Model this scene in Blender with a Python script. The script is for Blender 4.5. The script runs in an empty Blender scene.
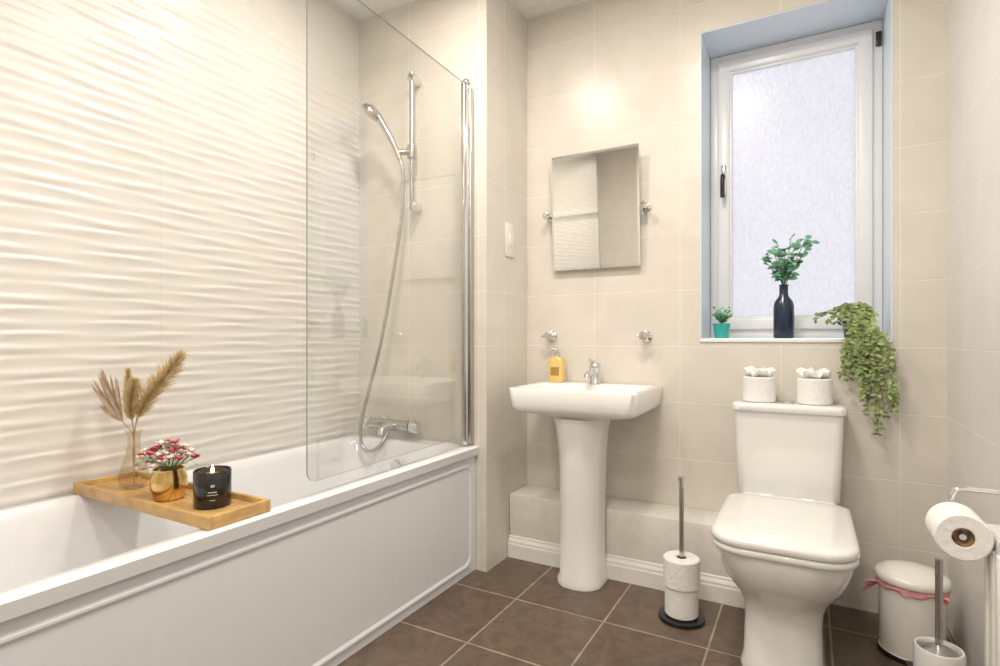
import bpy, bmesh, math, random
from mathutils import Vector, Matrix
random.seed(7)
sc = bpy.context.scene
COL = sc.collection
H=1.05; CEIL=2.68
XL,XR,YB,YS,XP,YF = -2.017,0.441,2.54,2.13,-1.26,-0.9

# ---------------- materials ----------------
def newmat(name):
    m=bpy.data.materials.new(name); m.use_nodes=True
    nt=m.node_tree; return m,nt,nt.nodes['Principled BSDF']
def mat(name,c,rough=0.4,metal=0.0,var=0.04,scale=30,bump=0.0,coat=0.0,trans=0.0,sub=0.0,emis=None,es=0):
    m,nt,b=newmat(name); N=nt.nodes; L=nt.links
    tc=N.new('ShaderNodeTexCoord'); n=N.new('ShaderNodeTexNoise'); n.inputs['Scale'].default_value=scale; n.inputs['Detail'].default_value=4
    L.new(tc.outputs['Object'],n.inputs['Vector'])
    r=N.new('ShaderNodeValToRGB')
    r.color_ramp.elements[0].position=.3; r.color_ramp.elements[1].position=.7
    r.color_ramp.elements[0].color=(*[max(0,x*(1-var)) for x in c],1)
    r.color_ramp.elements[1].color=(*[min(1,x*(1+var)) for x in c],1)
    L.new(n.outputs['Fac'],r.inputs['Fac']); L.new(r.outputs['Color'],b.inputs['Base Color'])
    b.inputs['Roughness'].default_value=rough; b.inputs['Metallic'].default_value=metal
    b.inputs['Coat Weight'].default_value=coat
    b.inputs['Transmission Weight'].default_value=trans
    if emis: b.inputs['Emission Color'].default_value=(*emis,1); b.inputs['Emission Strength'].default_value=es
    if bump>0:
        bp=N.new('ShaderNodeBump'); bp.inputs['Strength'].default_value=bump; bp.inputs['Distance'].default_value=0.01
        L.new(n.outputs['Fac'],bp.inputs['Height']); L.new(bp.outputs['Normal'],b.inputs['Normal'])
    return m
def tilemat(name,c1,c2,grout,w,h,ou,ov,mode,mortar=0.0025,rough=0.25,noise=6,var=0.05,bump=0.35):
    m,nt,b=newmat(name); N=nt.nodes; L=nt.links
    tc=N.new('ShaderNodeTexCoord'); sp=N.new('ShaderNodeSeparateXYZ'); L.new(tc.outputs['Object'],sp.inputs[0])
    cb=N.new('ShaderNodeCombineXYZ')
    def ma(op,a,bv):
        k=N.new('ShaderNodeMath'); k.operation=op
        for i,x in enumerate((a,bv)):
            if isinstance(x,(int,float)): k.inputs[i].default_value=x
            elif x is not None: L.new(x,k.inputs[i])
        return k.outputs[0]
    if mode=='wall':
        g=N.new('ShaderNodeNewGeometry'); sn=N.new('ShaderNodeSeparateXYZ'); L.new(g.outputs['True Normal'],sn.inputs[0])
        ax=ma('GREATER_THAN',ma('ABSOLUTE',sn.outputs[0],None),0.6)
        az=ma('GREATER_THAN',ma('ABSOLUTE',sn.outputs[2],None),0.6)
        inv=ma('SUBTRACT',1,ax)
        u=ma('ADD',ma('MULTIPLY',sp.outputs[0],inv),ma('MULTIPLY',sp.outputs[1],ax))
        v=ma('ADD',ma('MULTIPLY',sp.outputs[2],ma('SUBTRACT',1,az)),ma('MULTIPLY',sp.outputs[1],az))
    elif mode=='floor': u,v=sp.outputs[0],sp.outputs[1]
    else: u,v=sp.outputs[1],sp.outputs[2]
    L.new(ma('ADD',u,ou),cb.inputs[0]); L.new(ma('ADD',v,ov),cb.inputs[1])
    br=N.new('ShaderNodeTexBrick'); br.offset=0; br.squash=1
    br.inputs['Scale'].default_value=1; br.inputs['Brick Width'].default_value=w; br.inputs['Row Height'].default_value=h
    br.inputs['Mortar Size'].default_value=mortar; br.inputs['Mortar Smooth'].default_value=0.3
    br.inputs['Color1'].default_value=(*c1,1); br.inputs['Color2'].default_value=(*c2,1); br.inputs['Mortar'].default_value=(*grout,1)
    L.new(cb.outputs[0],br.inputs['Vector'])
    n=N.new('ShaderNodeTexNoise'); n.inputs['Scale'].default_value=noise; n.inputs['Detail'].default_value=8; n.inputs['Distortion'].default_value=1.2
    L.new(tc.outputs['Object'],n.inputs['Vector'])
    r=N.new('ShaderNodeValToRGB'); r.color_ramp.elements[0].position=0.3; r.color_ramp.elements[1].position=0.7
    r.color_ramp.elements[0].color=(1-var,)*3+(1,); r.color_ramp.elements[1].color=(1,1,1,1)
    L.new(n.outputs['Fac'],r.inputs['Fac'])
    mx=N.new('ShaderNodeMix'); mx.data_type='RGBA'; mx.blend_type='MULTIPLY'; mx.inputs[0].default_value=1
    L.new(br.outputs['Color'],mx.inputs[6]); L.new(r.outputs['Color'],mx.inputs[7]); L.new(mx.outputs[2],b.inputs['Base Color'])
    b.inputs['Roughness'].default_value=rough
    bp=N.new('ShaderNodeBump'); bp.invert=True; bp.inputs['Strength'].default_value=bump; bp.inputs['Distance'].default_value=0.003
    L.new(br.outputs['Fac'],bp.inputs['Height']); L.new(bp.outputs['Normal'],b.inputs['Normal'])
    return m
M={}
M['tile']=tilemat('wall_tile',(.775,.74,.675),(.755,.72,.655),(.88,.85,.80),.40,.25,.10,-.014,'wall',noise=4,var=.09,rough=.3,mortar=.0025,bump=.5)
M['tile_window_tint']=tilemat('wall_tile_window_tint',(.78,.77,.76),(.76,.75,.74),(.88,.87,.86),.40,.25,.10,-.014,'wall',noise=4,var=.07,rough=.3,mortar=.0025,bump=.5)  # cooler copy of the wall tile, window light painted into its colour
M['relief']=tilemat('relief_tile',(.775,.755,.72),(.775,.755,.72),(.72,.70,.665),.60,.50,.07,-.014,'yz',mortar=.0015,rough=.32,var=.03,bump=.1)
M['floor']=tilemat('floor_tile',(.150,.108,.077),(.176,.128,.093),(.42,.36,.28),.365,.365,.297+.365*8,-1.97+.365*8,'floor',mortar=.004,rough=.42,noise=14,var=.40)
M['paint']=mat('ceiling_paint',(.88,.87,.85),.7,bump=.02)
M['boxing']=mat('boxing_paint',(.81,.79,.74),.45)
M['white']=mat('white_gloss',(.88,.87,.85),.3,coat=.2,var=.01)
M['upvc']=mat('upvc',(.88,.90,.93),.3,var=.01)
M['reveal_tint']=mat('reveal_window_tint',(.74,.83,.92),.35,var=.02)  # blue of the window light put into the reveal colour
M['ceramic']=mat('ceramic',(.88,.88,.87),.12,coat=.5,var=.01)
M['acrylic']=mat('acrylic',(.85,.865,.90),.15,coat=.4,var=.01)
M['panel']=mat('bath_panel_acrylic',(.82,.84,.895),.3,coat=.1,var=.01)
M['chrome']=mat('chrome',(.74,.74,.75),.10,1.0,var=.02)
M['steel']=mat('brushed_steel',(.52,.51,.49),.25,1.0,var=.05)
M['black']=mat('black_plastic',(.015,.015,.017),.25)
M['tissue']=mat('tissue_paper',(.89,.89,.88),.9,bump=.3,scale=80)
M['navy']=mat('navy_glaze',(.010,.022,.05),.2,coat=.3)
M['teal']=mat('teal_glaze',(.02,.42,.38),.2,coat=.4)
M['leaf']=mat('leaf_green',(.17,.42,.27),.5,var=.45,scale=25)
M['leaf2']=mat('trailing_leaf',(.25,.33,.12),.5,var=.6,scale=30)
M['stem']=mat('stem',(.20,.24,.09),.6)
M['bamboo']=mat('bamboo',(.60,.38,.15),.4,var=.22,scale=20)
M['brass']=mat('brass',(.80,.55,.22),.18,1.0)
M['pampas']=mat('pampas_plume',(.85,.68,.40),.9,var=.2)
M['fan']=mat('dried_fan',(.55,.42,.29),.8,var=.3)
M['pink']=mat('petal_pink',(.62,.12,.20),.6,var=.5,scale=50)
M['petalw']=mat('petal_white',(.85,.74,.66),.6,var=.15)
M['candle']=mat('candle_glass',(.01,.01,.012),.15,coat=.5)
M['wax']=mat('wax',(.80,.68,.48),.5,emis=(1,.5,.15),es=.3)
M['flame']=mat('flame',(1,.7,.3),.5,emis=(1,.55,.18),es=12)
M['label']=mat('label_print',(.55,.52,.46),.5)
M['soap']=mat('amber_soap',(.78,.56,.20),.12,coat=.5,var=.05)
M['bag']=mat('bin_liner_pink',(.80,.36,.38),.5,var=.28,scale=18,bump=.5)
M['bin']=mat('bin_enamel',(.86,.84,.80),.22,coat=.3,var=.01)
M['wood']=mat('door_paint',(.80,.78,.74),.4)
m,nt,b=newmat('mirror_glass'); b.inputs['Metallic'].default_value=1; b.inputs['Roughness'].default_value=.01; b.inputs['Base Color'].default_value=(.95,.95,.94,1); M['mirror']=m
def thin_glass(name,tint,ior,gr=0.0):
    m,nt,b=newmat(name); N=nt.nodes;L=nt.links; N.remove(b)
    t=N.new('ShaderNodeBsdfTransparent'); t.inputs[0].default_value=(*tint,1)
    g=N.new('ShaderNodeBsdfGlossy'); g.inputs['Roughness'].default_value=gr
    f=N.new('ShaderNodeFresnel'); geo=N.new('ShaderNodeNewGeometry'); mr=N.new('ShaderNodeMapRange')
    mr.inputs['To Min'].default_value=ior; mr.inputs['To Max'].default_value=1.0/ior
    L.new(geo.outputs['Backfacing'],mr.inputs['Value']); L.new(mr.outputs[0],f.inputs[0])
    mx=N.new('ShaderNodeMixShader'); L.new(f.outputs[0],mx.inputs[0]); L.new(t.outputs[0],mx.inputs[1]); L.new(g.outputs[0],mx.inputs[2])
    L.new(mx.outputs[0],N['Material Output'].inputs[0]); return m
M['glass']=thin_glass('screen_glass',(.985,.99,.985),1.85)
M['vglass']=thin_glass('vase_glass',(.96,.93,.88),1.35)
m,nt,b=newmat('glass_edge'); b.inputs['Base Color'].default_value=(.30,.36,.34,1); b.inputs['Roughness'].default_value=.15; M['gedge']=m
m,nt,b=newmat('frosted_glass'); N=nt.nodes;L=nt.links; N.remove(b)
tr=N.new('ShaderNodeBsdfTranslucent'); gl=N.new('ShaderNodeBsdfGlossy'); gl.inputs['Roughness'].default_value=.25
tc=N.new('ShaderNodeTexCoord'); mp=N.new('ShaderNodeMapping'); mp.inputs['Scale'].default_value=(60,60,30)
no=N.new('ShaderNodeTexNoise'); no.inputs['Scale'].default_value=1.8; no.inputs['Detail'].default_value=3
L.new(tc.outputs['Object'],mp.inputs[0]); L.new(mp.outputs[0],no.inputs['Vector'])
rp=N.new('ShaderNodeValToRGB'); rp.color_ramp.elements[0].position=.35; rp.color_ramp.elements[1].position=.65
rp.color_ramp.elements[0].color=(.605,.555,.535,1); rp.color_ramp.elements[1].color=(.660,.605,.580,1)
L.new(no.outputs['Fac'],rp.inputs[0]); L.new(rp.outputs[0],tr.inputs[0])
bp=N.new('ShaderNodeBump'); bp.inputs['Strength'].default_value=.3; bp.inputs['Distance'].default_value=.003; L.new(no.outputs['Fac'],bp.inputs['Height']); L.new(bp.outputs[0],gl.inputs['Normal'])
mx=N.new('ShaderNodeMixShader'); mx.inputs[0].default_value=.03; L.new(tr.outputs[0],mx.inputs[1]); L.new(gl.outputs[0],mx.inputs[2]); L.new(mx.outputs[0],N['Material Output'].inputs[0])
M['frost']=m

# ---------------- geometry helpers ----------------
def mk(name,verts,faces,m,smooth=True,angle=35,fix=True):
    me=bpy.data.meshes.new(name); me.from_pydata([tuple(v) for v in verts],[],faces); 
    if fix:
        bm=bmesh.new(); bm.from_mesh(me); bmesh.ops.recalc_face_normals(bm,faces=bm.faces); bm.to_mesh(me); bm.free()
    me.update()
    ms=m if isinstance(m,list) else [m]
    for k in ms: me.materials.append(M[k])
    if smooth:
        me.shade_smooth()
        me.set_sharp_from_angle(angle=math.radians(angle))
    o=bpy.data.objects.new(name,me); COL.objects.link(o); return o
def box(name,x0,x1,y0,y1,z0,z1,m,bev=0.0,seg=2):
    bm=bmesh.new(); bmesh.ops.create_cube(bm,size=1)
    for v in bm.verts: v.co=Vector(((x0+x1)/2+v.co.x*(x1-x0),(y0+y1)/2+v.co.y*(y1-y0),(z0+z1)/2+v.co.z*(z1-z0)))
    if bev>0: bmesh.ops.bevel(bm,geom=bm.edges[:],offset=bev,segments=seg,affect='EDGES',profile=.5)
    me=bpy.data.meshes.new(name); bm.to_mesh(me); bm.free(); me.materials.append(M[m])
    if bev>0: me.shade_smooth(); me.set_sharp_from_angle(angle=math.radians(50))
    o=bpy.data.objects.new(name,me); COL.objects.link(o); return o
def boxes(name,lst,m):
    V=[];F=[]
    for (x0,x1,y0,y1,z0,z1) in lst:
        k=len(V); V+=[(x0,y0,z0),(x1,y0,z0),(x1,y1,z0),(x0,y1,z0),(x0,y0,z1),(x1,y0,z1),(x1,y1,z1),(x0,y1,z1)]
        F+=[tuple(k+i for i in f) for f in ((0,3,2,1),(4,5,6,7),(0,1,5,4),(1,2,6,5),(2,3,7,6),(3,0,4,7))]
    return mk(name,V,F,m,smooth=False,fix=False)
def rrect(cx,cy,hx,hy,rf,rb,n=8):
    P=[]
    for (sx,sy,r,a0) in ((1,1,rb,0),(-1,1,rb,90),(-1,-1,rf,180),(1,-1,rf,270)):
        r=min(r,hx,hy); ox=cx+sx*(hx-r); oy=cy+sy*(hy-r)
        for i in range(n+1):
            a=math.radians(a0+90*i/n); P.append((ox+r*math.cos(a),oy+r*math.sin(a)))
    return P
def loft(name,rings,m,cap0=True,cap1=True,smooth=True,angle=35):
    n=len(rings[0]); V=[p for r in rings for p in r]; F=[]
    for k in range(len(rings)-1):
        for i in range(n):
            j=(i+1)%n; F.append((k*n+i,k*n+j,(k+1)*n+j,(k+1)*n+i))
    if cap0: F.append(tuple(reversed(range(n))))
    if cap1: F.append(tuple((len(rings)-1)*n+i for i in range(n)))
    return mk(name,V,F,m,smooth,angle)
def ring(z,cx,cy,hx,hy,rf,rb,n=8): return [(x,y,z) for x,y in rrect(cx,cy,hx,hy,rf,rb,n)]
def lathe(name,prof,loc,m,seg=40,angle=40,axis='Z',jit=0):
    V=[];F=[];n=len(prof)
    for r,z in prof:
        for i in range(seg):
            a=2*math.pi*i/seg; rr=max(r,1e-4)*(1+random.uniform(-jit,jit))
            p=(rr*math.cos(a),rr*math.sin(a),z+ (random.uniform(-jit,jit)*.05 if jit else 0))
            if axis=='Y': p=(p[0],z,p[1])
            if axis=='X': p=(z,p[0],p[1])
            V.append((p[0]+loc[0],p[1]+loc[1],p[2]+loc[2]))
    for k in range(n-1):
        for i in range(seg):
            j=(i+1)%seg; F.append((k*seg+i,k*seg+j,(k+1)*seg+j,(k+1)*seg+i))
    F.append(tuple(reversed(range(seg)))); F.append(tuple((n-1)*seg+i for i in range(seg)))
    return mk(name,V,F,m,True,angle)
def catmull(P,k=8):
    P=[Vector(p) for p in P]
    if len(P)<3: return P
    Q=[P[0]*2-P[1]]+P+[P[-1]*2-P[-2]]; out=[]
    for i in range(1,len(Q)-2):
        a,b,c,d=Q[i-1:i+3]
        for s in range(k):
            t=s/k; out.append(.5*((2*b)+(c-a)*t+(2*a-5*b+4*c-d)*t*t+(3*b-a-3*c+d)*t**3))
    out.append(P[-1]); return out
def sweep(P,r,seg=10,r1=None):
    V=[];F=[];n=len(P); T0=(P[1]-P[0]).normalized()
    up=Vector((0,0,1)) if abs(T0.z)<.9 else Vector((1,0,0)); nn=(up-T0*up.dot(T0)).normalized()
    for i,p in enumerate(P):
        T=(P[min(i+1,n-1)]-P[max(i-1,0)]).normalized(); nn=(nn-T*nn.dot(T)).normalized(); bb=T.cross(nn)
        rr=r if r1 is None else r+(r1-r)*i/(n-1)
        for j in range(seg):
            a=2*math.pi*j/seg; V.append(p+nn*rr*math.cos(a)+bb*rr*math.sin(a))
    for k in range(n-1):
        for i in range(seg):
            j=(i+1)%seg; F.append((k*seg+i,k*seg+j,(k+1)*seg+j,(k+1)*seg+i))
    F.append(tuple(reversed(range(seg)))); F.append(tuple((n-1)*seg+i for i in range(seg)))
    return V,F
def tube(name,pts,r,m,smooth=True,seg=12,k=8,r1=None):
    P=catmull(pts,k) if smooth else [Vector(p) for p in pts]
    V,F=sweep(P,r,seg,r1); return mk(name,V,F,m)
def group(name,parts):
    bpy.context.view_layer.update()
    mn=Vector((1e9,)*3); mxx=Vector((-1e9,)*3)
    for o in parts:
        for v in o.data.vertices:
            w=o.matrix_world@v.co
            for i in range(3): mn[i]=min(mn[i],w[i]); mxx[i]=max(mxx[i],w[i])
    e=bpy.data.objects.new(name,None); e.empty_display_size=.05
    e.location=((mn.x+mxx.x)/2,(mn.y+mxx.y)/2,mn.z); COL.objects.link(e)
    for o in parts:
        o.parent=e; o.matrix_parent_inverse=Matrix.Translation(-e.location)
    return e
class MB:
    def __init__(s): s.V=[];s.F=[]
    def add(s,V,F):
        k=len(s.V); s.V+=list(V); s.F+=[tuple(k+i for i in f) for f in F]
    def leaf(s,p,d,up,L,W,curl=.15):
        d=d.normalized(); side=d.cross(up); 
        if side.length<1e-3: side=Vector((1,0,0))
        side.normalize(); nn=side.cross(d).normalized()
        pts=[(0,0),(.25,.40),(.55,.5),(.85,.28),(1,0),(.85,-.28),(.55,-.5),(.25,-.40)]
        V=[p+d*L*a+side*W*b+nn*(abs(b)*W*.3-curl*L*a*a) for a,b in pts]
        mid=p+d*L*.55-nn*curl*L*.3
        V.append(mid); s.add(V,[(i,(i+1)%8,8) for i in range(8)])
    def stem(s,pts,r,k=5,r1=None):
        P=catmull(pts,k); V,F=sweep(P,r,5,r1); s.add(V,F); return P
    def obj(s,name,m): return mk(name,s.V,s.F,m,True,60,fix=False)

# ---------------- room shell ----------------
boxes('floor',[(XL-.1,XR+.1,YF-.1,YB+.1,-.08,0)],'floor')
boxes('ceiling',[(XL-.1,XR+.1,YF-.1,YB+.3,CEIL,CEIL+.08)],'paint')
WX0,WX1,WZ0,WZ1=-.416,.278,1.03,2.39
boxes('wall_back',[(XP-.05,WX0,YB,YB+.3,0,CEIL),(WX1,XR+.1,YB,YB+.3,0,CEIL),(WX0,WX1,YB,YB+.3,0,WZ0),(WX0,WX1,YB,YB+.3,WZ1,CEIL)],'tile')
boxes('wall_shower',[(XL-.1,XP,YS,YB+.3,0,CEIL)],'tile')
boxes('wall_right',[(XR,XR+.1,YF-.1,YB,0,CEIL)],'tile_window_tint')
boxes('wall_front',[(XL-.1,XR,YF-.1,YF,0,CEIL)],'tile')
# left wall with real wave relief
V=[];F=[]
ny,nz=180,720
rowph=[random.uniform(0,6.28) for _ in range(200)]
for i in range(nz+1):
    z=CEIL*i/nz
    for j in range(ny+1):
        y=YF+(YS-YF)*j/ny
        p=.037
        ph=z/p+.15*math.sin(2*math.pi*y/.44)*math.sin(math.pi*z/p)+.03*math.sin(2*math.pi*y/.31+1.3)+10
        f=ph%1.0; row=int(ph)
        h=(f/.66 if f<.66 else (1-f)/.34); h=h*h*(3-2*h)
        am=.62+.38*math.sin(2*math.pi*y/.38+rowph[row%200])
        V.append((XL-.006+.0046*h*am,y,z))
for i in range(nz):
    for j in range(ny):
        a=i*(ny+1)+j; F.append((a,a+1,a+ny+2,a+ny+1))
k=len(V); x0,x1=XL-.1,XL-.008
V+=[(x0,YF-.1,0),(x1,YF-.1,0),(x1,YS,0),(x0,YS,0),(x0,YF-.1,CEIL),(x1,YF-.1,CEIL),(x1,YS,CEIL),(x0,YS,CEIL)]
F+=[tuple(k+i for i in f) for f in ((0,3,2,1),(4,5,6,7),(0,1,5,4),(1,2,6,5),(2,3,7,6),(3,0,4,7))]
mk('wall_left',V,F,'relief',True,60,fix=False)

# pipe boxing and skirting
box('trim_pipe_boxing',XP+.002,0.0,2.345,YB-.002,.001,.30,'boxing',.003)
prof=[(0,0),(-.016,0),(-.016,.062),(-.013,.070),(-.013,.078),(-.009,.086),(-.006,.092),(-.006,.098),(0,.102)]
rings=[[(x,2.3445+a,.001+z) for a,z in prof] for x in (XP+.002,0.0)]
loft('baseboard_back',rings,'white',angle=20)

# ---------------- window ----------------
wp=[]
yf=2.79
def frame(nm,x0,x1,z0,z1,w,y0,y1,bev):
    wp.extend([box(nm+'_left',x0,x0+w,y0,y1,z0,z1,'upvc',bev),box(nm+'_right',x1-w,x1,y0,y1,z0,z1,'upvc',bev),
      box(nm+'_head',x0+w-.004,x1-w+.004,y0+.001,y1,z1-w,z1,'upvc',bev),box(nm+'_foot',x0+w-.004,x1-w+.004,y0+.001,y1,z0,z0+w,'upvc',bev)])
frame('outer_frame',WX0+.007,WX1-.007,WZ0+.019,WZ1-.007,.040,yf,yf+.049,.004)
frame('sash',WX0+.042,WX1-.042,WZ0+.058,WZ1-.042,.052,yf-.016,yf+.03,.007)
frame('bead',WX0+.090,WX1-.090,WZ0+.106,WZ1-.090,.014,yf-.004,yf+.02,.003)
wp.append(box('pane',WX0+.095,WX1-.095,yf+.012,yf+.016,WZ0+.112,WZ1-.095,'frost'))
wp.append(box('handle_plate',WX0+.058,WX0+.080,yf-.026,yf-.0165,1.72,1.86,'chrome',.004))
wp.append(tube('handle_lever',[(WX0+.069,yf-.03,1.80),(WX0+.069,yf-.055,1.80),(WX0+.069,yf-.062,1.76),(WX0+.069,yf-.06,1.70)],.010,'black'))
wp.append(box('hinge',WX1-.032,WX1-.012,yf-.012,yf-.001,2.27,2.33,'black',.003))
group('window_1',wp)
box('trim_sill',WX0+.001,WX1-.001,YB-.006,yf,WZ0+.001,WZ0+.018,'upvc',.003)
box('trim_reveal_tint_left',WX0+.0005,WX0+.006,YB+.001,YB+.298,WZ0+.019,WZ1-.001,'reveal_tint')  # boards added over the reveal to carry the painted window light
box('trim_reveal_tint_right',WX1-.006,WX1-.0005,YB+.001,YB+.298,WZ0+.019,WZ1-.001,'reveal_tint')
box('trim_reveal_tint_head',WX0+.0065,WX1-.0065,YB+.001,YB+.298,WZ1-.006,WZ1-.0005,'reveal_tint')

# ---------------- bath ----------------
bx0,bx1,by0,by1=XL+.003,-1.296,.24,YS-.002
cx,cy,hx,hy=(bx0+bx1)/2,(by0+by1)/2,(bx1-bx0)/2,(by1-by0)/2
RZ=.565
icx,icy,ihx,ihy=cx+.0,cy-.01,hx-.055,hy-.085
R=[ring(RZ-.040,cx,cy,hx-.004,hy,.01,.01),ring(RZ-.006,cx,cy,hx,hy,.012,.012),ring(RZ,cx,cy,hx-.006,hy-.005,.012,.012),
   ring(RZ,icx,icy,ihx,ihy,.12,.12),ring(RZ-.006,icx,icy,ihx-.008,ihy-.008,.12,.12),ring(RZ-.03,icx,icy,ihx-.018,ihy-.020,.12,.12),
   ring(.35,icx,icy+.03,ihx-.045,ihy-.09,.13,.12),ring(.20,icx,icy+.05,ihx-.075,ihy-.15,.15,.13),ring(.165,icx,icy+.05,ihx-.12,ihy-.20,.14,.12),ring(.158,icx,icy+.05,ihx-.16,ihy-.26,.1,.1)]
tub=loft('tub',R,'acrylic',cap0=False,cap1=True,angle=45)
def yz(x,m,z0,z1,r,y0=by0,y1=by1):
    return [(x,a,b) for a,b in rrect((y0+y1)/2,(z0+z1)/2,(y1-y0)/2-m,(z1-z0)/2-m,r,r)]
px=-1.318
R=[yz(px-.02,0,.001,.545,.004),yz(px,0,.001,.545,.004),yz(px,.030,.001,.525,.045),yz(px+.007,.038,.001,.525,.045),yz(px+.007,.044,.001,.525,.045),yz(px+.001,.054,.001,.525,.04),yz(px+.001,.10,.001,.525,.04)]
pan=loft('side_panel',R,'panel',angle=25)
ends=boxes('end_panel',[(bx0+.01,px-.021,by0+.004,by0+.02,.001,.53)],'panel')
of=lathe('overflow',[(.0,0),(.034,0),(.034,-.006),(.028,-.010),(.0,-.011)],(cx,1.985,.46),'chrome',axis='Y')
dr=lathe('drain',[(.0,0),(.032,0),(.032,.003),(.0,.004)],(cx,1.62,.1585),'chrome')
group('bathtub',[tub,pan,ends,of,dr])

# ---------------- shower screen ----------------
S=[]
A=Vector((-1.341,2.065,0)); B=Vector((-1.316,1.165,0)); z0,z1=.612,2.187
d=(B-A).normalized(); nrm=Vector((-d.y,d.x,0)); Ls=(B-A).length
def sheet(name,pts2,th,m):
    n=len(pts2); V=[A+d*a+nrm*(-th/2)+Vector((0,0,z)) for a,z in pts2]+[A+d*a+nrm*(th/2)+Vector((0,0,z)) for a,z in pts2]
    F=[tuple(range(n)),tuple(reversed(range(n,2*n)))]; E=[(i,n+i,n+(i+1)%n,(i+1)%n) for i in range(n)]
    o=mk(name,V,F+E,[m,'gedge'],False); 
    for i,p in enumerate(o.data.polygons): p.material_index=0 if i<2 else 1
    return o
c=.035; P2=[(0,z0),(Ls-c,z0)]+[(Ls-c+c*math.sin(math.radians(a)),z0+c-c*math.cos(math.radians(a))) for a in range(10,90,10)]+[(Ls,z0+c),(Ls,z1),(0,z1)]
S.append(sheet('glass_panel',P2,.005,'glass'))
S.append(box('hinge_post',-1.353,-1.331,2.070,2.098,.572,z1+.004,'chrome',.006))
S.append(box('wall_channel',-1.349,-1.323,2.099,2.128,.572,z1-.01,'steel',.005))
S.append(box('seal_strip',-1.350,-1.332,2.058,2.069,.59,z1-.002,'steel',.003))
S.append(lathe('post_cap',[(0,0),(.018,0),(.018,.012),(.014,.018),(0,.019)],(-1.341,2.09,z1+.004),'chrome'))
group('shower_screen',S)

# ---------------- shower ----------------
G=[]
rx,ry=-1.64,2.078
G.append(tube('riser_rail',[(rx,ry,1.655),(rx,ry,2.305)],.0115,'steel',False,16))
for z in (1.675,2.28):
    G.append(lathe('rail_bracket',[(0,0),(.024,0),(.024,-.045),(.018,-.064),(0,-.066)],(rx,YS-.001,z),'chrome',axis='Y'))
G.append(lathe('slider',[(0,-.030),(.022,-.030),(.024,0),(.022,.030),(0,.030)],(rx,ry,1.93),'steel'))
G.append(tube('slider_arm',[(rx,ry,1.93),(rx-.02,ry-.03,1.925),(rx-.04,ry-.055,1.92)],.015,'steel'))
h0=Vector((-1.665,2.02,1.885)); h1=Vector((-1.775,1.985,2.105))
G.append(tube('handset_handle',[h0,h0.lerp(h1,.4)+Vector((.006,0,.004)),h1],.012,'steel',r1=.017))
hd=lathe('spray_head',[(0,.024),(.026,.021),(.046,.006),(.052,-.008),(.051,-.016),(.044,-.018),(0,-.018)],(0,0,0),'steel')
dirv=Vector((-.55,-.35,-.75)).normalized(); hd.data.transform(Matrix.Translation(h1+Vector((-.02,-.012,.01)))@dirv.to_track_quat('-Z','Y').to_matrix().to_4x4())
G.append(hd)
vx0,vx1,vy,vz=-1.935,-1.59,2.065,.632
G.append(tube('hose',[h0,h0+Vector((.012,.01,-.08)),(-1.665,2.03,1.60),(-1.715,2.02,1.30),(-1.765,2.0,1.02),(-1.83,1.985,.78),(-1.865,1.975,.64),(-1.855,1.97,.545),(-1.81,1.975,.515),(-1.77,2.0,.54),(-1.765,vy-.02,.585),(-1.765,vy-.01,.61)],.0085,'steel'))
G.append(lathe('valve_body',[(0,vx0+.05),(.026,vx0+.05),(.026,vx1-.05),(0,vx1-.05)],(0,vy,vz),'steel',axis='X'))
for a,b2 in ((vx0,vx0+.046),(vx1-.046,vx1)):
    G.append(lathe('valve_handle',[(0,a),(.022,a),(.031,a+.006),(.031,b2-.006),(.024,b2),(0,b2)],(0,vy,vz),'chrome',axis='X',seg=14))
for x in (vx0+.09,vx1-.09):
    G.append(lathe('wall_union',[(0,YS-.001),(.032,YS-.001),(.032,YS-.010),(.016,YS-.014),(.016,vy+.01),(0,vy+.01)],(x,0,vz),'chrome',axis='Y'))
G.append(tube('bath_spout',[(-1.72,vy-.01,vz),(-1.72,vy-.06,vz+.004),(-1.72,vy-.10,vz-.005),(-1.72,vy-.115,vz-.028)],.016,'chrome'))
group('shower_mixer',G)

# ---------------- basin ----------------
G=[]; bcx=-.858
def bring(z,hx_,y0,y1,rf,rb): return ring(z,bcx,(y0+y1)/2,hx_,(y1-y0)/2,rf,rb)
T=.835; yb=YB-.002
R=[bring(.690,.100,2.18,2.44,.07,.02),bring(.708,.13,2.165,2.50,.08,.02),bring(.722,.20,2.135,yb,.07,.01),bring(.732,.252,2.115,yb,.055,.008),bring(.742,.270,2.106,yb,.045,.006),bring(.757,.276,2.101,yb,.040,.006),
   bring(T-.006,.283,2.096,yb,.036,.006),bring(T,.279,2.101,yb-.004,.034,.006),
   bring(T,.262,2.120,2.425,.045,.045),bring(T-.006,.256,2.126,2.420,.045,.045),bring(T-.03,.240,2.145,2.410,.07,.05),bring(T-.09,.19,2.18,2.38,.08,.07),bring(T-.105,.13,2.22,2.35,.06,.06)]
G.append(loft('bowl',R,'ceramic',angle=50))
R=[]
for z,hx_,dy in ((.001,.098,.0),(.025,.097,.0),(.04,.088,.006),(.30,.086,.008),(.55,.092,.004),(.66,.102,-.004),(.71,.115,-.01)):
    R.append(ring(z,bcx,(2.155+dy+2.326)/2,hx_,(2.326-2.155-dy)/2,.085,.01))
G.append(loft('pedestal',R,'ceramic',angle=50))
G.append(lathe('drain',[(0,0),(.022,0),(.022,.003),(0,.004)],(bcx,2.285,T-.1045),'chrome'))
group('pedestal_basin',G)
G=[]; tx,ty=bcx-.015,2.475
G.append(lathe('tap_body',[(0,0),(.028,0),(.028,.008),(.024,.014),(.023,.065),(.026,.072),(.026,.09),(.020,.098),(0,.10)],(tx,ty,T+.0005),'chrome'))
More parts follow.
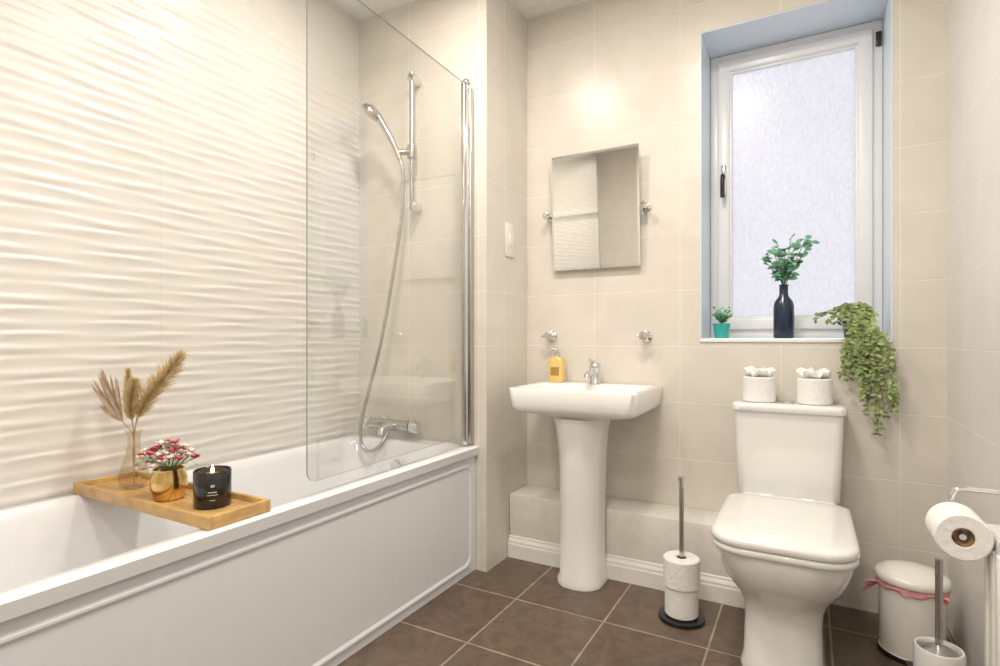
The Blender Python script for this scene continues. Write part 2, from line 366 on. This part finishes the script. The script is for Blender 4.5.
G.append(tube('spout',[(tx,ty-.01,T+.045),(tx,ty-.05,T+.055),(tx,ty-.10,T+.048),(tx,ty-.112,T+.030)],.015,'chrome'))
G.append(tube('lever',[(tx,ty,T+.095),(tx-.004,ty-.03,T+.108),(tx-.012,ty-.075,T+.120)],.009,'chrome'))
group('basin_mixer_tap',G)
G=[]; sx,sy=-1.068,2.478
R=[ring(T+.0005+z,sx,sy,a,b3,r,r) for z,a,b3,r in ((0,.034,.024,.012),(.003,.038,.027,.014),(.105,.038,.027,.014),(.118,.030,.023,.015),(.124,.015,.015,.015),(.130,.015,.015,.015))]
G.append(loft('bottle',R,'soap'))
G.append(lathe('pump_collar',[(0,0),(.015,0),(.015,.014),(.006,.016),(.006,.030),(0,.030)],(sx,sy,T+.131),'chrome'))
G.append(tube('pump_nozzle',[(sx+.006,sy,T+.163),(sx-.012,sy-.012,T+.164),(sx-.035,sy-.02,T+.157)],.006,'chrome'))
G.append(box('bottle_label',sx-.022,sx+.022,sy-.0282,sy-.0272,T+.035,T+.075,'brass'))
group('soap_dispenser',G)

# ---------------- mirror (tilted slightly forward on its pivots) ----------------
G=[]; mx0,mx1,mz0,mz1,my=-1.104,-.669,1.38,1.93,2.495
def xz(y,m,r=.002): return [(a,y-(b-1.65)*.055,b) for a,b in rrect((mx0+mx1)/2,(mz0+mz1)/2,(mx1-mx0)/2-m,(mz1-mz0)/2-m,r,r)]
G.append(loft('glass',[xz(my+.005,0),xz(my+.0002,0),xz(my-.0006,.010),xz(my-.0006,.012)],'mirror',angle=1))
for x,s in ((mx0,-1),(mx1,1)):
    G.append(lathe('bracket_rose',[(0,YB-.001),(.019,YB-.001),(.019,YB-.008),(.009,YB-.012),(.009,my-.004),(.017,my-.008),(.017,my-.02),(0,my-.022)],(x+s*.022,0,1.65),'chrome',axis='Y',seg=24))
    G.append(tube('pivot_pin',[(x+s*.002,my+.002,1.65),(x+s*.024,my+.002,1.65)],.006,'chrome',False))
group('wall_mirror',G)
for x in (-1.118,-.648):
    G=[lathe('rose',[(0,YB-.001),(.026,YB-.001),(.026,YB-.008),(.018,YB-.012),(.010,YB-.016),(.010,YB-.05),(0,YB-.05)],(x,0,1.06),'chrome',axis='Y',seg=28),
       lathe('knob',[(0,YB-.045),(.020,YB-.047),(.024,YB-.056),(.020,YB-.066),(0,YB-.068)],(x,0,1.06),'chrome',axis='Y',seg=8),
       tube('cross_pin',[(x-.036,YB-.055,1.06),(x+.036,YB-.055,1.06)],.007,'chrome',False)]
    group('towel_hook',G)
G=[box('plate',XP+.001,XP+.008,2.30,2.39,1.44,1.60,'boxing',.003),box('rocker',XP+.0081,XP+.011,2.325,2.365,1.49,1.55,'white',.001)]
group('shaver_socket',G)

# ---------------- toilet ----------------
G=[]; tc_=-.072
def tr_(z,hx_,y0,y1,rf,rb): return ring(z,tc_,(y0+y1)/2,hx_,(y1-y0)/2,rf,rb,10)
R=[tr_(.001,.118,1.86,2.318,.085,.03),tr_(.02,.120,1.855,2.320,.085,.03),tr_(.045,.112,1.87,2.322,.085,.03),tr_(.15,.110,1.89,2.325,.085,.03),tr_(.20,.114,1.892,2.330,.09,.03),
   tr_(.235,.130,1.875,2.335,.11,.03),tr_(.265,.152,1.845,2.338,.13,.03),tr_(.30,.170,1.815,2.339,.14,.04),tr_(.34,.182,1.797,2.339,.14,.04),tr_(.385,.190,1.785,2.339,.13,.04),tr_(.402,.188,1.787,2.337,.13,.04)]
G.append(loft('pan',R,'ceramic',angle=60))
G.append(box('pan_shelf',tc_-.165,tc_+.165,2.30,2.50,.33,.445,'ceramic',.02,4))
def sr(z,i,y1=2.315): return tr_(z,.201-i,1.772+i,y1-i,.105,.045)
G.append(loft('seat',[sr(.403,.006),sr(.407,.002),sr(.420,.002),sr(.424,.006)],'ceramic',angle=60))
G.append(loft('lid',[sr(.4265,.004),sr(.431,0),sr(.446,.001),sr(.453,.006),sr(.458,.022),sr(.460,.08)],'ceramic',angle=60))
for x in (-.07,.07): G.append(lathe('hinge',[(0,x-.02),(.010,x-.02),(.010,x+.02),(0,x+.02)],(tc_,2.324,.448),'ceramic',axis='X'))
R=[tr_(.43,.168,2.375,2.50,.03,.02),tr_(.445,.174,2.365,2.51,.03,.02),tr_(.60,.180,2.355,2.52,.03,.015),tr_(.765,.185,2.345,2.53,.03,.012)]
G.append(loft('cistern',R,'ceramic',angle=45))
R=[tr_(.766,.188,2.338,2.534,.035,.012),tr_(.770,.193,2.333,2.536,.036,.012),tr_(.790,.194,2.332,2.536,.036,.012),tr_(.797,.188,2.338,2.532,.034,.012)]
G.append(loft('cistern_lid',R,'ceramic',angle=50))
G.append(lathe('flush_button',[(0,0),(.022,0),(.022,.004),(0,.006)],(tc_,2.435,.7975),'chrome'))
group('toilet',G)

# ---------------- toilet rolls ----------------
def rollmesh(nm,loc,r,h,m='tissue',axis='Z'):
    return lathe(nm,[(.020,.002),(.021,.0005),(r-.004,0),(r,.004),(r,h-.004),(r-.004,h),(.021,h),(.019,h-.002),(.019,.003),(.020,.002)],loc,m,seg=48,axis=axis)
def nocap(o):
    bm=bmesh.new(); bm.from_mesh(o.data); 
    fs=[f for f in bm.faces if len(f.verts)>8]; bmesh.ops.delete(bm,geom=fs,context='FACES_ONLY'); bmesh.ops.recalc_face_normals(bm,faces=bm.faces); bm.to_mesh(o.data); bm.free(); return o
for x,y in ((-.172,2.435),(.020,2.435)):
    G=[nocap(rollmesh('roll',(x,y,.798),.060,.098))]
    V=[];F=[];n=80; prof_=[(.016,.070),(.018,.097),(.038,.101),(.052,.106),(.055,.116),(.044,.124),(.028,.120),(.012,.112),(.002,.108)]
    ph0=random.uniform(0,6)
    for k,(r,z) in enumerate(prof_):
        for i in range(n):
            a=2*math.pi*i/n; w=1+(.10*math.sin(7*a+ph0)+.05*math.sin(13*a+k))*(k>1)
            V.append((x+r*w*math.cos(a),y+r*w*math.sin(a),.798+z+(.008*math.sin(5*a+ph0)+.004*math.sin(11*a))*(1<k<8)*min(1,k/4)+(.003 if k>1 else 0)))
    for k in range(len(prof_)-1):
        for i in range(n):
            j=(i+1)%n; F.append((k*n+i,k*n+j,(k+1)*n+j,(k+1)*n+i))
    G.append(mk('tucked_tissue',V,F,'tissue'))
    group('toilet_roll',G)
x,y=-.415,2.135
G=[lathe('base',[(0,.001),(.082,.001),(.084,.006),(.082,.014),(.03,.018),(0,.018)],(x,y,0),'black'),
   tube('pole',[(x,y,.015),(x,y,.52)],.0085,'steel',False,16),
   lathe('pole_cap',[(0,.515),(.011,.515),(.011,.53),(0,.532)],(x,y,0),'steel')]
G.append(nocap(rollmesh('roll_lower',(x,y,.019),.060,.105)));G.append(nocap(rollmesh('roll_upper',(x,y,.126),.066,.105)))
G.append(nocap(lathe('core',[(.0185,0),(.0185,.21),(.0175,.21),(.0175,0)],(x,y,.02),'bamboo')))
group('toilet_roll_stand',G)
x,y=.325,1.985
G=[lathe('base_ring',[(0,.001),(.062,.001),(.063,.012),(.058,.016),(0,.016)],(x,y,0),'black'),
   nocap(lathe('pot',[(.050,.017),(.056,.020),(.060,.04),(.060,.160),(.057,.168),(.052,.168),(.050,.16),(.048,.03),(.001,.025)],(x,y,0),'ceramic')),
   tube('handle',[(x,y,.10),(x,y,.42)],.0095,'steel',False,16),lathe('collar',[(0,.145),(.046,.145),(.046,.158),(.012,.176),(0,.178)],(x,y,0),'steel'),
   lathe('brush_head',[(0,.04),(.03,.042),(.036,.06),(.036,.10),(.02,.12),(0,.12)],(x,y,0),'tissue',jit=.06)]
group('toilet_brush',G)
x,y=.300,2.27
G=[lathe('body',[(0,.001),(.090,.001),(.096,.006),(.096,.014),(.090,.018),(.094,.225),(.094,.232),(0,.232)],(x,y,0),'bin'),
   lathe('base_band',[(.0965,.002),(.0975,.004),(.0975,.014),(.0965,.016)],(x,y,0),'black'),
   lathe('lid',[(0,.246),(.102,.246),(.104,.250),(.104,.262),(.098,.272),(.07,.284),(.03,.291),(0,.293)],(x,y,0),'bin',angle=60),
   box('pedal',x-.03,x+.01,y-.125,y-.092,.012,.020,'black',.003)]
V=[];F=[];n=72
for k,(r,z) in enumerate(((.094,.246),(.099,.243),(.1005,.236),(.100,.229),(.098,.224))):
    for i in range(n):
        a=2*math.pi*i/n; w=.0012*math.sin(i*1.7+k)+.0015*math.sin(i*.6+k*2)
        V.append((x+(r+w*(k>0))*math.cos(a),y+(r+w*(k>0))*math.sin(a),z+(.003*math.sin(i*.45)+.003*math.sin(i*1.1) if k>2 else 0)))
for k in range(4):
    for i in range(n):
        j=(i+1)%n; F.append((k*n+i,k*n+j,(k+1)*n+j,(k+1)*n+i))
G.append(mk('liner',V,F,'bag'))
mb=MB()
for s,a0 in ((-1,math.pi*1.12),(1,-.9)):
    p=Vector((x+.100*math.cos(a0),y+.100*math.sin(a0),.232))
    for q in range(3):
        mb.leaf(p,Vector((math.cos(a0),math.sin(a0),.3-.35*q)),Vector((0,0,1)),.050+.008*q if s<0 else .03,.022,.2)
G.append(mb.obj('liner_ties','bag'))
group('pedal_bin',G)
G=[]; hx_,hz=.283,.632
G.append(nocap(rollmesh('roll',(hx_,1.48,hz),.050,.10,axis='Y')))
G.append(nocap(lathe('core',[(.0185,0),(.0185,.098),(.0165,.098),(.0165,0)],(hx_,1.481,hz),'bamboo',axis='Y')))
G.append(tube('arm',[(hx_,1.485,hz),(hx_,1.54,hz),(hx_,1.59,hz),(hx_,1.597,hz+.02),(hx_+.004,1.597,hz+.065),(hx_+.03,1.597,hz+.078),(XR-.005,1.597,hz+.078)],.0065,'chrome'))
G.append(lathe('rose',[(0,XR-.001),(.025,XR-.001),(.025,XR-.010),(.012,XR-.014),(0,XR-.014)],(0,1.597,hz+.078),'chrome',axis='X'))
group('toilet_roll_holder',G)
# radiator
G=[]; ra,rb_,r0,r1=.336,.430,.62,1.575
G.append(box('front_panel',ra,ra+.014,r0,r1,.15,.64,'white',.004))
for i in range(22):
    yy=r0+.03+i*(r1-r0-.06)/21
    G.append(box('flute_%d'%i,ra-.004,ra+.002,yy-.011,yy+.011,.18,.61,'white',.002))
G.append(box('rear_panel',rb_-.03,rb_-.018,r0,r1,.15,.64,'white',.004))
G.append(box('top_grille',ra+.002,rb_-.02,r0+.002,r1-.002,.63,.645,'white',.003))
G.append(box('side_cover',ra+.002,rb_-.02,r1-.003,r1,.155,.64,'white',.001))
G.append(box('side_cover_rear',ra+.002,rb_-.02,r0,r0+.003,.155,.64,'white',.001))
G.append(tube('valve_pipe',[(.39,r1-.04,.001),(.39,r1-.04,.16)],.008,'chrome',False))
for yy in (r0+.15,r1-.15): G.append(box('wall_bracket',rb_-.02,XR-.001,yy-.02,yy+.02,.2,.58,'white',.002))
group('radiator',G)

# ---------------- sill plants ----------------
SZ=WZ0+.0185
x,y=-.092,2.64
G=[lathe('bottle',[(0,0),(.036,0),(.040,.006),(.040,.135),(.036,.155),(.020,.178),(.017,.19),(.017,.222),(.020,.228),(.014,.228),(.013,.20),(0,.19)],(x,y,SZ),'navy')]
ms=MB(); ml=MB()
for i in range(11):
    a=i*2.4; sp=random.uniform(.04,.13)
    P=[(x,y,SZ+.20),(x+.25*sp*math.cos(a),y+.15*sp*math.sin(a),SZ+.27),(x+sp*math.cos(a),y+.5*sp*math.sin(a),SZ+.33+random.uniform(.02,.11)*(1.3-sp*6))]
    Q=ms.stem(P,.0016,5)
    for q in Q[4:]:
        for s in range(2):
            if random.random()<.1: continue
            b2=random.uniform(0,6.28); ml.leaf(q,Vector((math.cos(b2),math.sin(b2),random.uniform(-.2,.9))),Vector((random.uniform(-.6,.6),-.8,.6)),random.uniform(.026,.040),random.uniform(.020,.030))
G+= [ms.obj('stems','stem'),ml.obj('leaves','leaf')]
group('eucalyptus_vase',G)
x,y=-.338,2.63
G=[lathe('pot',[(0,0),(.028,0),(.030,.004),(.036,.060),(.037,.066),(.032,.066),(.031,.056),(0,.054)],(x,y,SZ),'teal')]
ml=MB();ms=MB()
for i in range(16):
    a=i*2.4; e=Vector((x+.035*math.cos(a),y+.03*math.sin(a),SZ+random.uniform(.09,.135)))
    Q=ms.stem([(x,y,SZ+.05),(x+.01*math.cos(a),y+.01*math.sin(a),SZ+.08),e],.001,3)
    for q in Q[2:]:
        b2=random.uniform(0,6.28); ml.leaf(q,Vector((math.cos(b2),math.sin(b2),.6)),Vector((0,-.8,.6)),.024,.012)
G+=[ms.obj('stems','stem'),ml.obj('leaves','leaf')]
group('potted_succulent',G)
x,y=.160,2.605
G=[lathe('pot',[(0,0),(.032,0),(.036,.004),(.044,.070),(.045,.076),(.040,.076),(.038,.062),(0,.06)],(x,y,SZ),'navy')]
ml=MB();ms=MB()
for i in range(34):
    a=random.uniform(math.pi*.95,math.pi*2.12); 
    if i<13: a=random.uniform(0,6.28)
    top=Vector((x+.04*math.cos(a),y+.04*math.sin(a)*.8,SZ+.10+random.uniform(0,.04)))
    if i<13: P=[(x,y,SZ+.06),top,(x+.11*math.cos(a)-.03,y+.06*math.sin(a),SZ+.09+random.uniform(-.03,.03))]
    else:
        t=(i-13)/20.0; exx=x-.030+t*.135+random.uniform(-.02,.02)
        ln=(.12+.30*t**.8)*random.uniform(.55,1.0); ey=YB-.045-random.uniform(0,.06)
        P=[(x,y,SZ+.06),top,(min(x*.5+exx*.5,.225),YB-.02,SZ+.055),(exx,ey,SZ-.02),(exx+random.uniform(-.01,.02),ey,SZ-ln*.6),(exx+random.uniform(-.02,.02)+.015*t,ey+.005,SZ-ln)]
    Q=ms.stem(P,.0011,7)
    for q in Q[5:]:
        for s in range(2):
            if random.random()<.25: continue
            b2=random.uniform(0,6.28); ml.leaf(q,Vector((math.cos(b2),math.sin(b2)*.6-.2,random.uniform(-.8,.1))),Vector((random.uniform(-.4,.4),-.9,.4)),random.uniform(.014,.028),random.uniform(.009,.015))
G+=[ms.obj('stems','stem'),ml.obj('leaves','leaf2')]
group('trailing_plant',G)

# ---------------- bath tray ----------------
tx0,tx1,ty0,ty1=-2.000,-1.312,.850,1.035; tz=RZ+.001
G=[]
for i in range(7):
    w=(ty1-ty0-.024)/7; G.append(box('slat_%d'%i,tx0+.012,tx1-.012,ty0+.012+i*w+.0006,ty0+.012+(i+1)*w-.0006,tz+.008,tz+.018,'bamboo',.001))
G+=[box('rim_front',tx0,tx1,ty0,ty0+.012,tz,tz+.034,'bamboo',.003),box('rim_back',tx0,tx1,ty1-.012,ty1,tz,tz+.034,'bamboo',.003),
    box('rim_end',tx0,tx0+.012,ty0+.012,ty1-.012,tz,tz+.034,'bamboo',.003),box('rim_end_outer',tx1-.012,tx1,ty0+.012,ty1-.012,tz,tz+.034,'bamboo',.003)]
for x in (tx0+.05,tx1-.06): G.append(box('cleat',x-.01,x+.01,ty0+.013,ty1-.013,tz,tz+.0075,'bamboo',.002))
group('bath_tray',G)
TZ=tz+.0185
x,y=-1.450,.952
G=[nocap(lathe('jar',[(.046,.001),(.048,.004),(.048,.098),(.0465,.10),(.044,.098),(.044,.072)],(x,y,TZ),'candle',seg=48)),
   lathe('jar_base',[(0,0),(.046,0),(.046,.003),(0,.004)],(x,y,TZ),'candle'),
   lathe('wax',[(0,.004),(.0435,.004),(.0435,.082),(0,.080)],(x,y,TZ),'wax'),tube('wick',[(x,y,TZ+.078),(x,y,TZ+.090)],.001,'black',False),
   lathe('flame',[(0,.088),(.004,.092),(.005,.098),(.002,.108),(0,.114)],(x,y,TZ),'flame',seg=12)]
a0=math.atan2(-y,-x)
for zz,w,hh in ((.060,.10,.007),(.045,.22,.003),(.038,.28,.002),(.024,.14,.002)):
    V=[];n=10
    for i in range(n+1):
        a=a0-w+2*w*i/n; V+=[(x+.0484*math.cos(a),y+.0484*math.sin(a),TZ+zz),(x+.0484*math.cos(a),y+.0484*math.sin(a),TZ+zz+hh)]
    G.append(mk('label_line',V,[(2*i,2*i+2,2*i+3,2*i+1) for i in range(n)],'label'))
group('candle_jar',G)
x,y=-1.620,.930
G=[lathe('pot',[(0,0),(.034,0),(.040,.006),(.048,.035),(.047,.062),(.040,.082),(.041,.088),(.037,.088),(.038,.07),(0,.065)],(x,y,TZ),'brass')]
mp_=MB();mw=MB();ml=MB()
for i in range(40):
    a=i*2.4; rr=.075*math.sqrt(i/40); c=Vector((x-.01+rr*math.cos(a),y+rr*math.sin(a),TZ+.150-rr*rr*9+random.uniform(-.014,.014)))
    ml.stem([(x,y,TZ+.07),(x+.5*rr*math.cos(a),y+.5*rr*math.sin(a),TZ+.10),c],.001,2)
    t=mp_ if random.random()<.40 else mw
    for k in range(7):
        b2=k*2*math.pi/7; t.leaf(c,Vector((math.cos(b2),math.sin(b2),random.uniform(.1,.8))),Vector((0,0,1)),.019,.015,-.2)
    b2=random.uniform(0,6.28); ml.leaf(c-Vector((0,0,.015)),Vector((math.cos(b2),math.sin(b2),.1)),Vector((0,0,1)),.026,.012)
G+=[mp_.obj('pink_petals','pink'),mw.obj('white_petals','petalw'),ml.obj('foliage','leaf2')]
group('flower_pot',G)
x,y=-1.835,.945
G=[nocap(lathe('vase',[(.02,.001),(.030,.002),(.040,.018),(.041,.040),(.034,.070),(.022,.105),(.018,.130),(.018,.160),(.024,.178),(.023,.178),(.016,.16),(.016,.13),(.020,.105),(.032,.070),(.039,.040),(.038,.019),(.02,.004)],(x,y,TZ),'vglass')),
   lathe('vase_base',[(0,0),(.028,0),(.028,.004),(0,.005)],(x,y,TZ),'vglass')]
ms=MB(); mpm=MB(); mf=MB()
O=Vector((x,y,TZ+.012))
for plume,(pts,wid) in enumerate(([[O,(x,y,TZ+.16),(x+.05,y+.01,TZ+.27),(x+.175,y+.04,TZ+.41)],.038],[[O,(x+.002,y,TZ+.16),(x+.02,y-.02,TZ+.25),(x+.06,y-.03,TZ+.33)],.026],[[O,(x-.002,y,TZ+.16),(x-.004,y-.01,TZ+.25),(x+.005,y-.02,TZ+.36)],.014])):
    Q=ms.stem(pts,.0017,14)
    n0=int(len(Q)*.52); nq=len(Q)-n0
    for i in range(n0,len(Q)):
        f=(i-n0)/nq; wd=wid*math.sin(math.pi*min(1,.12+.88*f))**.6
        T=(Q[min(i+1,len(Q)-1)]-Q[i-1]).normalized()
        for s in range(56):
            rnd=Vector((random.gauss(0,1),random.gauss(0,1),random.gauss(0,1))).normalized()
            mpm.leaf(Q[i]+T*random.uniform(-.006,.006),T*1.5+rnd,rnd.cross(T)+Vector((0,.01,0)),wd*random.uniform(.8,1.6)+.008,.0018,random.uniform(0,.3))
for c,ang,ln,wf in ((Vector((x-.022,y-.02,TZ+.205)),130,.215,6.0),(Vector((x+.0,y+.01,TZ+.225)),108,.12,5.0)):
    ms.stem([O,(x,y,TZ+.15),c],.0016,5)
    for k in range(17):
        a=math.radians(ang+(k-8)*wf*.6); dd=Vector((math.cos(a),-.10+.08*math.sin(k),math.sin(a)))
        mf.leaf(c,dd,Vector((.1,-1,.1)),ln*(1-.05*abs(k-8)),.018,.04)
G+=[ms.obj('stems','fan'),mpm.obj('pampas_plumes','pampas'),mf.obj('fan_leaves','fan')]
group('pampas_vase',G)

# ---------------- door behind camera ----------------
G=[box('slab',-.55,.22,YF+.001,YF+.035,.003,2.0,'wood',.003),box('jamb_left',-.61,-.552,YF+.001,YF+.05,.001,2.06,'white',.003),box('jamb_right',.222,.28,YF+.001,YF+.05,.001,2.06,'white',.003),
   box('head',-.61,.28,YF+.001,YF+.05,2.062,2.12,'white',.003)]
for z0_,z1_ in ((.15,.85),(1.0,1.85)): G.append(box('raised_panel',-.43,.10,YF+.035,YF+.042,z0_,z1_,'wood',.006))
G.append(tube('door_handle',[(-.47,YF+.036,1.0),(-.47,YF+.075,1.0),(-.44,YF+.08,1.0),(-.37,YF+.08,1.0)],.009,'chrome'))
group('door_1',G)

# ---------------- lights ----------------
def down(x,y,w,size=.2):
    g=[nocap(lathe('bezel',[(size*.5,0),(size*.5+.016,0),(size*.5+.016,-.006),(size*.5,-.008)],(x,y,CEIL-.001),'white'))]
    par=group('ceiling_light',g)
    l=bpy.data.lights.new('lamp','AREA'); l.shape='DISK'; l.size=size; l.energy=w; l.color=(1,.91,.80)
    o=bpy.data.objects.new('lamp',l); o.location=(x,y,CEIL-.006); COL.objects.link(o)
    o.parent=par; o.matrix_parent_inverse=Matrix.Translation(-par.location)
for x,y,w,s in ((-.45,1.45,14,.22),(-.65,.35,15,.40),(-1.25,1.50,10,.16),(-.2,-.4,12,.3)): down(x,y,w,s)  # the lamp behind the camera is an added fill
w=bpy.data.worlds.new('sky'); sc.world=w; w.use_nodes=True
bg=w.node_tree.nodes['Background']; bg.inputs[0].default_value=(.72,.85,1.0,1); bg.inputs[1].default_value=2.5

# ---------------- camera ----------------
cam=bpy.data.cameras.new('camera'); co=bpy.data.objects.new('camera',cam); COL.objects.link(co)
co.location=(0,0,H); co.rotation_euler=(math.radians(90),0,math.radians(29.2)); cam.sensor_width=36; cam.lens=19.87; cam.shift_y=.005; cam.clip_start=.02
sc.camera=co
try:
    sc.view_settings.view_transform='Standard'; sc.view_settings.look='None'; sc.view_settings.exposure=.27
except Exception as e: print(e)
